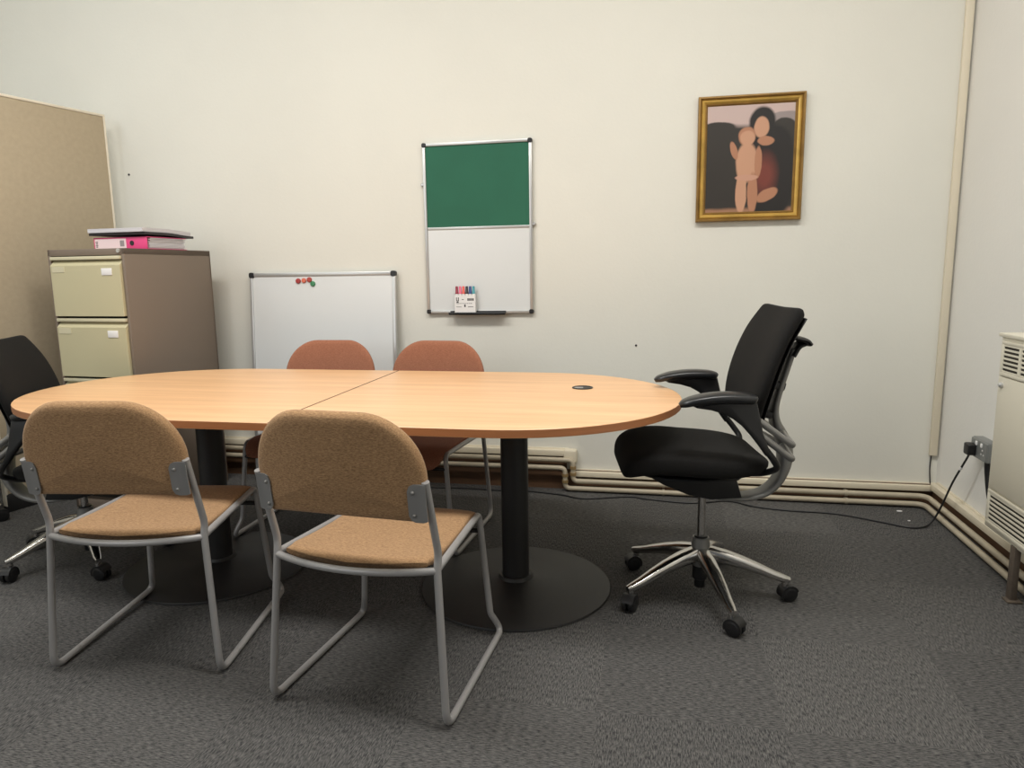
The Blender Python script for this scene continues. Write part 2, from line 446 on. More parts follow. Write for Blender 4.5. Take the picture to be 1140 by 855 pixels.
# ------------------------------------------------------------------ sled-base chairs
def bez_side(sx):
    return dict(rf=(sx * 0.267, -0.245, 0.0105), j=(sx * 0.241, -0.212, 0.440), jt=(sx * 0.2425, -0.205, 0.480),
                t=(sx * 0.241, -0.270, 0.695), fc=(sx * 0.205, 0.235, 0.436), fl=(sx * 0.232, 0.252, 0.085), ff=(sx * 0.258, 0.290, 0.0105))
TR = 0.0105
def make_chair(label, group, fab):
    t = thing('sled_base_chair', label, 'chair', (0, 0, 0), 0, group)
    for sx in (1, -1):
        q = bez_side(sx)
        V = {k: Vector(v) for k, v in q.items()}
        # front leg with the kink near the floor and the bend into the seat rail
        pts = fillet([V['fc'] + (V['j'] - V['fc']) * 0.25, V['fc'], V['fl'], V['ff'], V['ff'] + (V['rf'] - V['ff']) * 0.22], [0, 0.035, 0.05, 0.035, 0])
        MB().tube(pts, TR, n=14).build('front_leg', GREYM, t)
        pts = fillet([V['ff'] + (V['rf'] - V['ff']) * 0.78, V['rf'], V['j'], V['jt'], V['t']], [0, 0.045, 0.2, 0.10, 0])
        MB().tube(pts, TR, n=14).build('rear_leg', GREYM, t)
        MB().tube([V['ff'] + (V['rf'] - V['ff']) * 0.21, V['ff'] + (V['rf'] - V['ff']) * 0.79], TR, n=14).build('floor_runner', GREYM, t)
        MB().tube([V['fc'] + (V['j'] - V['fc']) * 0.24, V['j']], TR, n=14).build('seat_rail', GREYM, t)
        for yy, k in ((-0.17, 0), (0.22, 1)):
            x = q['rf'][0] + (q['ff'][0] - q['rf'][0]) * ((yy + 0.245) / 0.535)
            MB().box((x, yy, 0.008), (0.017, 0.05, 0.016), bev=0.003).build('glide', BLACKP, t)
        # bracket plate wrapping from the tube over the back of the backrest
        def yback(x, z): return -0.266 - (z - 0.66) * 0.13 - 0.038 * (1 - (x / 0.241) ** 2) - 0.0025
        xs = [0.243, 0.232, 0.222, 0.212, 0.203, 0.197]
        zt = [0.688, 0.690, 0.690, 0.690, 0.686, 0.672]
        zb = [0.590, 0.586, 0.586, 0.587, 0.592, 0.606]
        rings = []
        for x, a, b_ in zip(xs, zt, zb):
            ya, yb_ = yback(min(x, 0.225), a), yback(min(x, 0.225), b_)
            rings.append([(sx * x, ya, a), (sx * x, yb_, b_), (sx * x, yb_ - 0.004, b_), (sx * x, ya - 0.004, a)])
        MB().rings(rings).build('bracket', BRACKET, t)
        for z in (0.606, 0.668):
            MB().sphere((sx * 0.210, yback(0.210, z) - 0.004, z), 0.0055, u=10, v=6).build('bracket_screw', ALU, t)
    # rear cross tube bows backwards round the seat
    pts = [(0.241 * (k / 8), -0.212 - 0.055 * (1 - (k / 8) ** 2), 0.436) for k in range(-8, 9)]
    MB().tube(pts, 0.010, n=12).build('rear_crossbar', GREYM, t)
    MB().tube([(-0.209, 0.240, 0.375), (0.209, 0.240, 0.375)], 0.008, n=10).build('front_crossbar', BLACKM, t)
    # upholstered seat
    rings = []
    NU = 22
    for i in range(NU + 1):
        u = i / NU
        y = -0.202 + u * 0.487
        dz = -0.012 * math.sin(PI * min(u * 1.15, 1)) - (0.0 if u < 0.72 else 0.055 * ((u - 0.72) / 0.28) ** 2)
        hw = 0.222 - 0.026 * u - (0 if u < 0.9 else 0.025 * ((u - 0.9) / 0.1) ** 2) - (0 if u > 0.05 else 0.008)
        th = 0.017 if 0 < i < NU else 0.010
        ring = []
        n = 36
        for k in range(n):
            a = 2 * PI * k / n
            x = hw * sgnp(math.cos(a), 0.32); z = th * sgnp(math.sin(a), 0.5)
            bow = -0.055 * (1 - (x / 0.23) ** 2) * (1 - u) ** 1.5 + 0.012 * (1 - (x / 0.23) ** 2) * u
            ring.append((x, y + bow, 0.450 + dz + z - 0.006 * (1 - (x / 0.23) ** 2)))
        rings.append(ring)
    MB().rings(rings).build('seat', fab, t, sharp=80)
    # curved backrest with big rounded shoulders
    hw, z0, z1 = 0.241, 0.588, 0.872
    rings = []
    outline = []
    def rad_out(k_in):
        w_ = hw - k_in; a0, a1 = z0 + k_in, z1 - k_in
        pts = []
        rb, rtp = max(0.035 - k_in, 0.004), 0.158 - k_in
        def arc(cx_, cz, rx, rz_, s0, s1, n):
            for k in range(n + 1):
                a = R(s0 + (s1 - s0) * k / n); pts.append((cx_ + rx * math.cos(a), cz + rz_ * math.sin(a)))
        rz_ = 0.175 - k_in
        arc(w_ - rb, a0 + rb, rb, rb, -90, 0, 5)
        arc(w_ - rtp, a1 - rz_, rtp, rz_, 0, 90, 14)
        arc(-w_ + rtp, a1 - rz_, rtp, rz_, 90, 180, 14)
        arc(-w_ + rb, a0 + rb, rb, rb, 180, 270, 5)
        return pts
    def place(p, off):
        x, z = p
        lean = -0.266 - (z - 0.66) * 0.13
        curve = -0.038 * (1 - (x / hw) ** 2)
        return (x * (1 - 0.03 * (z - z0) / 0.3 * 0), lean + curve + 0.014 + off, z + off * 0.3)
    lay = [(0.25, -0.016), (0.10, -0.016), (0.03, -0.016), (0.010, -0.0155), (0.002, -0.011), (0.0, -0.004), (0.0, 0.004), (0.003, 0.011), (0.012, 0.016), (0.03, 0.018), (0.10, 0.019)]
    bk = MB(); vr = []
    full = rad_out(0.0)
    cxm, czm = 0.0, (z0 + z1) / 2 - 0.02
    def scaled(kin):
        if kin < 0.035: return rad_out(kin)
        f = 1 - kin / 0.16
        o3 = rad_out(0.03)
        if kin >= 0.2: f = 0.02
        return [(cxm + (x - cxm) * f, czm + (z - czm) * f) for x, z in o3]
    lay = [(0.25, -0.016), (0.13, -0.016), (0.10, -0.016), (0.07, -0.016), (0.045, -0.016), (0.03, -0.016), (0.010, -0.0155), (0.002, -0.011), (0.0, -0.004), (0.0, 0.004), (0.003, 0.011), (0.012, 0.016), (0.03, 0.018), (0.045, 0.019), (0.07, 0.02), (0.10, 0.02), (0.13, 0.02), (0.25, 0.02)]
    bk.rings([[place(p, off) for p in scaled(kin)] for kin, off in lay])
    bk.build('backrest', fab, t, sharp=85)
    return t

GN, GF = 'tan chairs on the near side of the table', 'rust chairs on the far side of the table'
c1 = make_chair('tan flecked sled-base chair, back to the viewer, nearer the table centre joint', GN, TAN)
c1.location = (-0.762, 1.899, 0); c1.rotation_euler = (0, 0, R(-4.8))
c2 = copy_tree(c1); c2['label'] = 'tan flecked sled-base chair at the near left end beside a black task chair'
c2.location = (-1.574, 1.977, 0); c2.rotation_euler = (0, 0, R(7.8))
c3 = make_chair('rust sled-base chair across the table, below the green and white board', GF, RUST)
c3.location = (-1.048, 3.05, 0); c3.rotation_euler = (0, 0, R(180 - 3))
c4 = copy_tree(c3); c4['label'] = 'rust sled-base chair across the table, in front of the leaning whiteboard'
c4.location = (-1.61, 3.05, 0); c4.rotation_euler = (0, 0, R(180 + 2))

# the runners of these two rest on the rim of the left pedestal
for c in (c2, c4):
    c.rotation_euler.x = R(1.55 if c is c2 else 2.1); c.location.z = 0.0068 if c is c2 else 0.009
# ------------------------------------------------------------------ task chairs
def make_task_chair(label, group):
    t = thing('task_chair', label, 'office chair', (0, 0, 0), 0, group)
    # five star base: local forward is +y
    hub = MB().lathe([(0, 0.115), (0.028, 0.115), (0.034, 0.13), (0.034, 0.20), (0.030, 0.215), (0.030, 0.225), (0, 0.225)], n=28)
    hub.build('hub', ALU, t)
    MB().lathe([(0, 0.03), (0.018, 0.03), (0.020, 0.034), (0.020, 0.06), (0.028, 0.065), (0.028, 0.12), (0, 0.12)], n=24).build('gas_cylinder', BLACKP, t)
    MB().lathe([(0, 0.22), (0.0145, 0.22), (0.0145, 0.40), (0, 0.40)], n=24).build('gas_piston', CHROME, t)
    MB().lathe([(0, 0.222), (0.024, 0.222), (0.024, 0.232), (0, 0.232)], n=24).build('collar', BLACKP, t)
    for k in range(5):
        a = R(TA + 72 * k); d = Vector((math.cos(a), math.sin(a), 0)); s = Vector((-math.sin(a), math.cos(a), 0))
        zs = [0.163, 0.160, 0.152, 0.136, 0.116, 0.097, 0.086, 0.082]
        rs = [0.015, 0.04, 0.09, 0.15, 0.21, 0.26, 0.295, 0.318]
        pts = [d * r_ + Vector((0, 0, z)) for r_, z in zip(rs, zs)]
        lg = MB().bar(pts, s, [0.024, 0.027, 0.027, 0.025, 0.022, 0.018, 0.016, 0.011], [0.028, 0.029, 0.026, 0.022, 0.018, 0.015, 0.0135, 0.009], n=20, ex=2.8)
        lg.lathe([(0, 0.058), (0.012, 0.058), (0.013, 0.085), (0, 0.088)], d * 0.303, n=16)
        leg = lg.build('leg', CHROME, t, sharp=60)
        ca = R(CA[k]); cd_ = Vector((math.cos(ca), math.sin(ca), 0)); cs = Vector((-cd_.y, cd_.x, 0))
        c0 = d * 0.303 + cd_ * 0.012
        M = Matrix((cd_, Vector((0, 0, 1)), cs)).transposed()
        cs_b = MB()
        for sg in (-1, 1):
            cs_b.lathe([(0, sg * 0.004), (0.0285, sg * 0.004), (0.030, sg * 0.008), (0.030, sg * 0.018), (0.024, sg * 0.023), (0, sg * 0.021)], c0 + Vector((0, 0, 0.030)), n=28, M=M)
        cs_b.lathe([(0, -0.02), (0.008, -0.02), (0.008, 0.02), (0, 0.02)], c0 + Vector((0, 0, 0.03)), n=12, M=M)
        # hood
        hood = []
        for zz in (-0.0225, 0.0225):
            hood.append([c0 + cd_ * (0.033 * math.cos(R(j))) + Vector((0, 0, 0.030 + 0.033 * math.sin(R(j)))) + cs * zz for j in range(20, 201, 15)] + [c0 + Vector((0, 0, 0.0275)) + cs * zz])
        cs_b.rings(hood)
        cs_b.build('caster', BLACKP, leg, sharp=50)
    # tilt mechanism
    me = MB()
    me.prism([(-0.13, 0.392), (-0.02, 0.385), (0.06, 0.402), (0.15, 0.440), (0.215, 0.478), (0.20, 0.492), (-0.10, 0.492)], -0.06, 0.06, 'x', bev=0.008)
    me.build('tilt_mechanism', BLACKP, t)
    pan = MB().bar([(0, -0.13, 0.508), (0, -0.08, 0.500), (0, 0.05, 0.494), (0, 0.17, 0.502), (0, 0.24, 0.508)], (1, 0, 0), [0.12, 0.18, 0.20, 0.20, 0.15], 0.010, n=24, ex=4)
    pan.build('seat_pan', BLACKP, t)
    # seat cushion
    rings = []
    prof = [(-0.190, 0.545, 0.006, 0.12), (-0.186, 0.545, 0.012, 0.155), (-0.172, 0.545, 0.019, 0.182), (-0.145, 0.544, 0.027, 0.212), (-0.10, 0.543, 0.034, 0.238), (-0.04, 0.544, 0.040, 0.25), (0.05, 0.549, 0.043, 0.25), (0.13, 0.556, 0.044, 0.247), (0.20, 0.556, 0.043, 0.240), (0.25, 0.548, 0.041, 0.228), (0.285, 0.535, 0.036, 0.21), (0.303, 0.523, 0.026, 0.18), (0.310, 0.516, 0.010, 0.14)]
    P4 = catmull([(p[0], p[1], p[2]) for p in prof], 3); W4 = catmull([(p[3], 0, 0) for p in prof], 3)
    for p, w_ in zip(P4, W4):
        ring = []
        for k in range(40):
            a = 2 * PI * k / 40
            x = w_.x * sgnp(math.cos(a), 0.45); z = p.z * sgnp(math.sin(a), 0.62)
            ring.append((x, p.x, p.y + z + (0.012 * (abs(x) / 0.25) ** 2 if z > 0 else 0)))
        rings.append(ring)
    MB().rings(rings).build('seat', BLACKF, t, sharp=80)
    # backrest cushion
    cen = [(-0.108, 0.665), (-0.112, 0.70), (-0.122, 0.76), (-0.140, 0.83), (-0.165, 0.91), (-0.198, 0.99), (-0.238, 1.06), (-0.252, 1.082)]
    wid = [0.12, 0.168, 0.198, 0.213, 0.214, 0.206, 0.190, 0.176]
    cc = catmull([(0, y, z) for y, z in cen], 4); ww = catmull([(x, 0, 0) for x in wid], 4)
    rings = []
    N = len(cc)
    for i in range(N):
        tg = (cc[min(i + 1, N - 1)] - cc[max(i - 1, 0)]).normalized()
        nn = Vector((0, tg.z, -tg.y))       # forward normal
        e = min(i, N - 1 - i)
        th = 0.030 * (0.45, 0.8, 0.95, 1)[min(e, 3)]
        ring = []
        for k in range(40):
            a = 2 * PI * k / 40
            x = ww[i].x * sgnp(math.cos(a), 0.5); q = th * sgnp(math.sin(a), 0.7)
            ring.append(cc[i] + Vector((x, 0, 0)) + nn * (q - 0.03 + 0.020 * (x / 0.21) ** 2))
        rings.append(ring)
    MB().rings(rings).build('backrest', BLACKF, t, sharp=80)
    shell = []
    for i in range(2, N - 3):
        tg = (cc[min(i + 1, N - 1)] - cc[max(i - 1, 0)]).normalized(); nn = Vector((0, tg.z, -tg.y))
        ring = []
        for k in range(28):
            a = 2 * PI * k / 28
            x = ww[i].x * 0.86 * sgnp(math.cos(a), 0.5); q = 0.007 * sgnp(math.sin(a), 0.7)
            ring.append(cc[i] + Vector((x, 0, 0)) + nn * (q - 0.064 + 0.020 * (x / 0.21) ** 2))
        shell.append(ring)
    MB().rings(shell).build('back_shell', BLACKP, t, sharp=80)
    # aluminium spine curling under the seat
    pth = catmull([(0, -0.300, 0.925), (0, -0.282, 0.86), (0, -0.262, 0.79), (0, -0.246, 0.72), (0, -0.250, 0.665), (0, -0.276, 0.61), (0, -0.290, 0.555), (0, -0.288, 0.50), (0, -0.268, 0.445), (0, -0.225, 0.402), (0, -0.16, 0.382), (0, -0.08, 0.384), (0, 0.0, 0.398)], 5)
    hh = []
    for p in pth:
        z = p.z; hh.append(0.011 + 0.013 * math.exp(-((z - 0.56) / 0.10) ** 2))
    MB().bar(pth, (1, 0, 0), [0.030 + 0.012 * min(1, max(0, (0.8 - p.z) / 0.2)) for p in pth], hh, n=20, ex=3.2).build('spine', ALU, t, sharp=60)
    # back shell link
    lk = MB()
    lk.bar([(0, -0.215, 0.80), (0, -0.255, 0.795), (0, -0.275, 0.79)], (1, 0, 0), 0.025, 0.016, n=12)
    lk.build('back_link', BLACKP, t)
    lk = MB()
    lk.bar([(0, -0.18, 0.70), (0, -0.22, 0.69), (0, -0.252, 0.69)], (1, 0, 0), 0.03, 0.014, n=12)
    lk.build('back_link', BLACKP, t)
    # handle at the top of the spine
    hd = MB()
    hd.bar(catmull([(0, -0.222, 0.962), (0, -0.275, 0.968), (0, -0.328, 0.958), (0, -0.345, 0.943)], 5), (1, 0, 0), [0.05] * 6 + [0.07] * 10, 0.0095, n=18, ex=3)
    hd.bar(catmull([(0, -0.338, 0.945), (0, -0.315, 0.933), (0, -0.296, 0.90)], 5), (1, 0, 0), 0.04, 0.010, n=18, ex=3)
    hd.build('handle', BLACKP, t, sharp=60)
    # arms
    for sx in (1, -1):
        X = sx * 0.262
        yy = [-0.102, -0.092, -0.06, -0.01, 0.04, 0.09, 0.125, 0.14]
        zz = [0.788, 0.792, 0.796, 0.798, 0.796, 0.789, 0.779, 0.772]
        wv = [0.018, 0.03, 0.037, 0.040, 0.041, 0.038, 0.028, 0.012]
        hv = [0.012, 0.016, 0.0185, 0.019, 0.018, 0.016, 0.013, 0.007]
        arm = MB()
        arm.prism([(-0.104, 0.783), (-0.01, 0.788), (0.10, 0.771), (0.085, 0.764), (0.04, 0.757), (0.0, 0.745), (-0.030, 0.728), (-0.062, 0.703), (-0.090, 0.672), (-0.115, 0.640), (-0.140, 0.605), (-0.156, 0.612), (-0.142, 0.645), (-0.128, 0.68), (-0.120, 0.72)], X - 0.013, X + 0.013, 'x', bev=0.006)
        am = arm.build('armrest', BLACKP, t, sharp=50)
        MB().bar(catmull([(X, a, b) for a, b in zip(yy, zz)], 4), (1, 0, 0), [v.x for v in catmull([(a, 0, 0) for a in wv], 4)], [v.x for v in catmull([(a, 0, 0) for a in hv], 4)], n=24, ex=2.5).build('arm_pad', PADM, am, sharp=70)
        rd = MB()
        rd.tube(fillet([(X - sx * 0.0, -0.115, 0.720), (X - sx * 0.02, -0.235, 0.632), (sx * 0.03, -0.268, 0.628)], 0.03), 0.0115, n=12)
        rd.build('arm_rod', ALU, am)
        rd = MB()
        rd.tube(fillet([(X - sx * 0.0, -0.115, 0.678), (X - sx * 0.02, -0.235, 0.585), (sx * 0.03, -0.272, 0.58)], 0.03), 0.0115, n=12)
        rd.build('arm_rod', ALU, am)
        cl = MB().tube(catmull([(X * 0.98, -0.145, 0.620), (X * 0.95, -0.172, 0.585), (X * 0.85, -0.190, 0.55), (X * 0.6, -0.165, 0.515), (X * 0.4, -0.12, 0.50)], 6), 0.011, n=12)
        cl.build('arm_stay', BLACKP, am)
    return t

GT = 'black task chairs with aluminium spines'
# chair faces world -x (turned slightly to the camera); leg angles follow the photograph
RZ = R(90 + 8.5)
TA = -1.6 - 98.5
CA = [v - 98.5 for v in (0, 0, 0, 0, 0)]
CA = [20 - 98.5, 100 - 98.5, 200 - 98.5, 250 - 98.5, -35 - 98.5]
k1 = make_task_chair('black task chair at the right end of the table beneath the gilt picture', GT)
k1.location = (0.195, 2.575, 0); k1.rotation_euler = (0, 0, RZ)
def lower(o, dz):
    for ch in o.children:
        if ch.name.split('.')[0] not in ('hub', 'leg', 'gas_cylinder', 'collar'):
            ch.location.z -= dz
k2 = copy_tree(k1); k2['label'] = 'black task chair at the left end of the table in front of the filing cabinet'
K2A = -90 + 19
k2.location = (-2.405, 2.515, 0); k2.rotation_euler = (0, 0, R(K2A)); lower(k2, 0.112)
for ch in k2.children:
    if ch.name.split('.')[0] == 'leg': ch.rotation_euler.z = R(30 - (K2A + TA))
k3 = copy_tree(k1); k3['label'] = 'black task chair cut off by the left edge, only one foot and caster showing'
k3.location = (-3.45, 2.635, 0); k3.rotation_euler = (0, 0, R(-95)); lower(k3, 0.085)
for ch in k3.children:
    if ch.name.split('.')[0] == 'leg': ch.rotation_euler.z = R(38 - (-95 + TA))

# ------------------------------------------------------------------ filing cabinet
fc = thing('filing_cabinet', 'brown steel filing cabinet with olive drawer fronts in the left corner', 'filing cabinet', (-2.505, 3.02, 0), R(-4))
CW, CDp, CH = 0.465, 0.62, 1.348
cb = MB()
t_ = 0.018
# shell of side walls, top, bottom, back, and front rails (local: front right corner at the origin, x to the left is negative)
cb.box((-t_ / 2, CDp / 2, CH / 2), (t_, CDp, CH), bev=0.003)
cb.box((-CW + t_ / 2, CDp / 2, CH / 2), (t_, CDp, CH), bev=0.003)
cb.box((-CW / 2, CDp / 2, CH - 0.016), (CW, CDp, 0.032), bev=0.003)
cb.box((-CW / 2, CDp / 2, 0.03), (CW, CDp, 0.06), bev=0.003)
cb.box((-CW / 2, CDp - 0.005, CH / 2), (CW, 0.01, CH))
cb.build('body', CABB, fc)
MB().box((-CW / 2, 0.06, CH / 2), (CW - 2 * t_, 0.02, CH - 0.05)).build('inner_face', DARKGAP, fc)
PIT = 0.3045
for k in range(4):
    zt = CH - 0.036 - k * PIT
    d = thing('drawer', '', '')
    bpy.data.objects.remove(d)
    zb = zt - PIT + 0.012
    ft = zt - 0.040
    b = MB()
    b.prism([(0.05, zb), (-0.014, zb), (-0.014, ft - 0.004), (0.010, ft + 0.020), (0.05, ft + 0.020)], -CW + t_ + 0.004, -t_ - 0.002, 'x', bev=0.002, seg=1)
    dr = b.build('drawer', CABD, fc, sharp=20)
    MB().box((-CW / 2, 0.008, zt - 0.008), (CW - 2 * t_ - 0.004, 0.036, 0.017), bev=0.003).build('pull_lip', CABL, dr)
    MB().box((-CW + t_ + 0.004 + 0.30, -0.0155, ft - 0.038) if False else (-0.098, -0.0155, ft - 0.036), (0.062, 0.003, 0.034), bev=0.001).build('card_holder', WHITEP, dr)
    MB().box((-CW + t_ + 0.055, -0.0150, ft - 0.022), (0.075, 0.002, 0.028)).build('sticker', CABL, dr)
MB().lathe([(0, 0), (0.010, 0), (0.010, 0.006), (0, 0.006)], (-0.03, 0, CH - 0.012), n=16, M=Matrix.Rotation(PI / 2, 3, 'X')).build('lock', ALF, fc)

# binder, folder and papers lying on the cabinet
def cab(x, y, z): return fc.matrix_basis @ Vector((x, y, z))
bl = thing('lever_arch_binder', 'bright pink lever arch binder lying flat on the filing cabinet', 'binder', cab(0, 0, CH), R(-4))
# local: spine faces -y ; x from -0.33 to -0.01
bx0, bx1, by0, by1, bh = -0.338, -0.008, 0.165, 0.45, 0.062
MB().box(((bx0 + bx1) / 2, by0 + 0.0015, bh / 2), (bx1 - bx0, 0.003, bh), bev=0.001).build('spine', PINK, bl)
MB().box(((bx0 + bx1) / 2, (by0 + by1) / 2, 0.0015), (bx1 - bx0, by1 - by0, 0.003), bev=0.001).build('cover', PINK, bl)
MB().box(((bx0 + bx1) / 2, (by0 + by1) / 2, bh - 0.0015), (bx1 - bx0, by1 - by0, 0.003), bev=0.001).build('cover', PINK, bl)
lb = MB().box((bx0 + 0.105, by0 - 0.0006, bh / 2 - 0.001), (0.195, 0.0012, bh - 0.012)).build('spine_label', PALE, bl)
ink = MB()
for zz, ln in ((0.016, 0.008), (0.024, 0.010), (0.032, 0.007), (0.040, 0.010)):
    ink.box((bx0 + 0.020, by0 - 0.0016, zz), (ln + 0.004, 0.0006, 0.004))
ink.build('label_writing', INK, lb)
MB().box((bx0 + 0.178, by0 - 0.0016, bh / 2), (0.026, 0.0006, 0.030), bev=0.0).build('label_logo', mat('grey_print', srgb(150, 140, 140), 0.7), lb)
MB().lathe([(0.0, -0.0005), (0.0125, -0.0005), (0.0125, 0.002), (0.0, 0.002)], (bx1 - 0.092, by0, bh / 2), n=24, M=Matrix.Rotation(PI / 2, 3, 'X')).build('finger_hole', INK, bl)
pp = MB()
for k in range(9):
    z0_ = 0.004 + k * 0.006
    pp.box(((bx0 + bx1) / 2 + 0.004 * random.uniform(-1, 1) + 0.002, (by0 + by1) / 2 + 0.012 * random.random(), z0_ + 0.0026), (bx1 - bx0 - 0.01, by1 - by0 - 0.03, 0.0050))
pp.build('paper_block', PAPER, bl)
def sagsheet(x0, x1, y0, y1, z, th, nx=16):
    ms = MB(); rings = []
    for i in range(nx + 1):
        y = y0 + (y1 - y0) * i / nx
        u = min(max(0, (y - 0.30) / 0.19), 1)
        zz = z + 0.009 * (1 - u * u * (3 - 2 * u))
        rings.append([(x0, y, zz), (x1, y, zz), (x1, y, zz + th), (x0, y, zz + th)])
    return ms.rings(rings)
fo = sagsheet(-0.350, -0.002, 0.15, 0.50, bh + 0.001, 0.012).build('folder', FOLD)
fo.location = cab(0, 0, CH); fo.rotation_euler = (0, 0, R(-4))
tag(fo, 'thin black folder lying on top of the pink binder', 'folder')
pa = sagsheet(-0.345, -0.006, 0.14, 0.485, bh + 0.0145, 0.020).build('paper_stack', PAPER)
pa.location = cab(0, 0, CH); pa.rotation_euler = (0, 0, R(-4))
tag(pa, 'loose stack of white papers topmost on the black folder', 'papers')

# ------------------------------------------------------------------ beige screen
sd = Vector((0.13, 0.553, 0)).normalized()
sc_ = thing('office_screen', 'tall beige fabric office screen standing left of the filing cabinet', 'screen', (-3.110, 3.705, 0), math.atan2(sd.y, sd.x))
L = 0.78
MB().box((-L / 2, 0.016, (0.094 + 2.12) / 2), (L - 0.012, 0.03, 2.12 - 0.094), bev=0.004).build('panel', PANEL, sc_)
fr = MB()
fr.box((-L / 2, 0.016, 2.127), (L, 0.036, 0.014), bev=0.003)
fr.box((-0.004, 0.016, 1.08), (0.012, 0.036, 2.1), bev=0.003)
fr.box((-L + 0.004, 0.016, 1.08), (0.012, 0.036, 2.1), bev=0.003)
fr.build('edge_frame', PANELE, sc_)
MB().box((-L / 2, 0.016, 0.047), (L, 0.05, 0.094), bev=0.004).build('plinth', BLACKM, sc_)

# ------------------------------------------------------------------ boards
def board_frame(w_, h_, fw, dep, parent, m_frame, capr=0.017):
    f = MB()
    f.box((0, -dep / 2, h_ - fw / 2), (w_, dep, fw), bev=0.003)
    f.box((0, -dep / 2, fw / 2), (w_, dep, fw), bev=0.003)
    f.box((-w_ / 2 + fw / 2, -dep / 2, h_ / 2), (fw, dep, h_ - fw * 1.4), bev=0.003)
    f.box((w_ / 2 - fw / 2, -dep / 2, h_ / 2), (fw, dep, h_ - fw * 1.4), bev=0.003)
    f.build('frame', m_frame, parent)
    for sx in (-1, 1):
        for zc in (0, 1):
            cx_ = sx * (w_ / 2 - capr * 0.8); cz = capr * 0.8 if zc == 0 else h_ - capr * 0.8
            MB().prism(rrect(capr * 2, capr * 2, capr * 0.7, cx=cx_, cy=cz), -dep - 0.003, 0, 'y', bev=0.002, seg=1).build('corner_cap', BLACKP, parent)

wb = thing('combination_board', 'wall board, green felt above and white panel below, over the table', 'notice board', (-0.930, YB - 0.004, 0.983))
W, Hh = 0.600, 0.913
board_frame(W, Hh, 0.016, 0.020, wb, ALF, 0.012)
MB().box((0, -0.008, (0.468 + Hh - 0.014) / 2), (W - 0.028, 0.010, Hh - 0.014 - 0.468)).build('felt_panel', GREEN, wb)
MB().box((0, -0.008, (0.014 + 0.46) / 2), (W - 0.028, 0.010, 0.446)).build('white_panel', BOARDW, wb)
MB().box((0, -0.009, 0.463), (W - 0.03, 0.015, 0.014), bev=0.002).build('divider', ALF, wb)
for sx, z in ((-1, 0.70), (1, 0.475)):
    MB().lathe([(0, 0), (0.010, 0), (0.010, 0.008), (0.006, 0.012), (0, 0.012)], (sx * (W / 2 + 0.007), -0.002, z), n=16, M=Matrix.Rotation(PI / 2, 3, 'X')).build('fixing_lug', ALF, wb)
tr = MB()
tr.prism([(-0.0, 0.006), (-0.055, -0.006), (-0.060, 0.002), (-0.058, 0.008), (-0.052, 0.000), (-0.024, 0.008), (-0.024, 0.014), (0, 0.014)], -0.165, 0.150, 'x')
tr.build('pen_tray', BLACKP, wb)

# marker wallet on the tray
WX, WY, WZ = -1.003, YB - 0.004 - 0.040, 0.9905
mk = thing('marker_wallet', 'white printed wallet of marker pens on the black board tray', 'marker pack', (WX, WY, WZ))
b = MB()
b.box((0, -0.0105, 0.047), (0.116, 0.0012, 0.094), bev=0.0)
b.box((0, 0.0105, 0.047), (0.116, 0.0012, 0.094), bev=0.0)
b.box((0, 0, 0.0015), (0.116, 0.021, 0.002))
b.box((-0.0575, 0, 0.047), (0.0012, 0.021, 0.094)); b.box((0.0575, 0, 0.047), (0.0012, 0.021, 0.094))
b.build('sleeve', WHITEP, mk)
pr_ = MB()
yf = -0.0114
def bxp(x, z, w_, h_): pr_.box((x, yf, z), (w_, 0.0006, h_))
# block letter-like print and captions
bxp(-0.047, 0.072, 0.004, 0.020); bxp(-0.036, 0.072, 0.004, 0.020); bxp(-0.0415, 0.063, 0.010, 0.004)
bxp(-0.0415, 0.056, 0.012, 0.006)
for k in range(4): bxp(0.018 + k * 0.0095, 0.070, 0.007, 0.013)
bxp(-0.012, 0.070, 0.012, 0.003)
for k in range(9): bxp(-0.044 + k * 0.010, 0.049, 0.007, 0.0025)
bxp(0.0, 0.036, 0.008, 0.014); bxp(0.032, 0.030, 0.03, 0.003); bxp(-0.035, 0.030, 0.03, 0.002)
pr_.build('printing', INK, mk)
caps = [('dark red', (140, 30, 52)), ('pink', (226, 110, 140)), ('coral', (226, 96, 84)), ('black', (36, 34, 38)), ('blue', (52, 72, 130)), ('teal', (70, 150, 160))]
for k, (nm, c) in enumerate(caps):
    x = -0.0475 + k * 0.019
    pen = thing('marker_pen', '%s capped marker pen standing in the white wallet' % nm, 'marker', (WX + x, WY, WZ + 0.003), 0, 'marker pens in the wallet')
    MB().lathe([(0, 0), (0.0082, 0), (0.0085, 0.002), (0.0085, 0.098), (0, 0.098)], n=16).build('barrel', WHITEP, pen)
    cm = mat('marker_%s' % nm.replace(' ', '_'), srgb(*c), 0.4)
    MB().lathe([(0, 0.098), (0.0090, 0.098), (0.0090, 0.104), (0.0075, 0.106), (0.0070, 0.136), (0.0055, 0.139), (0, 0.139)], n=16).build('cap', cm, pen)

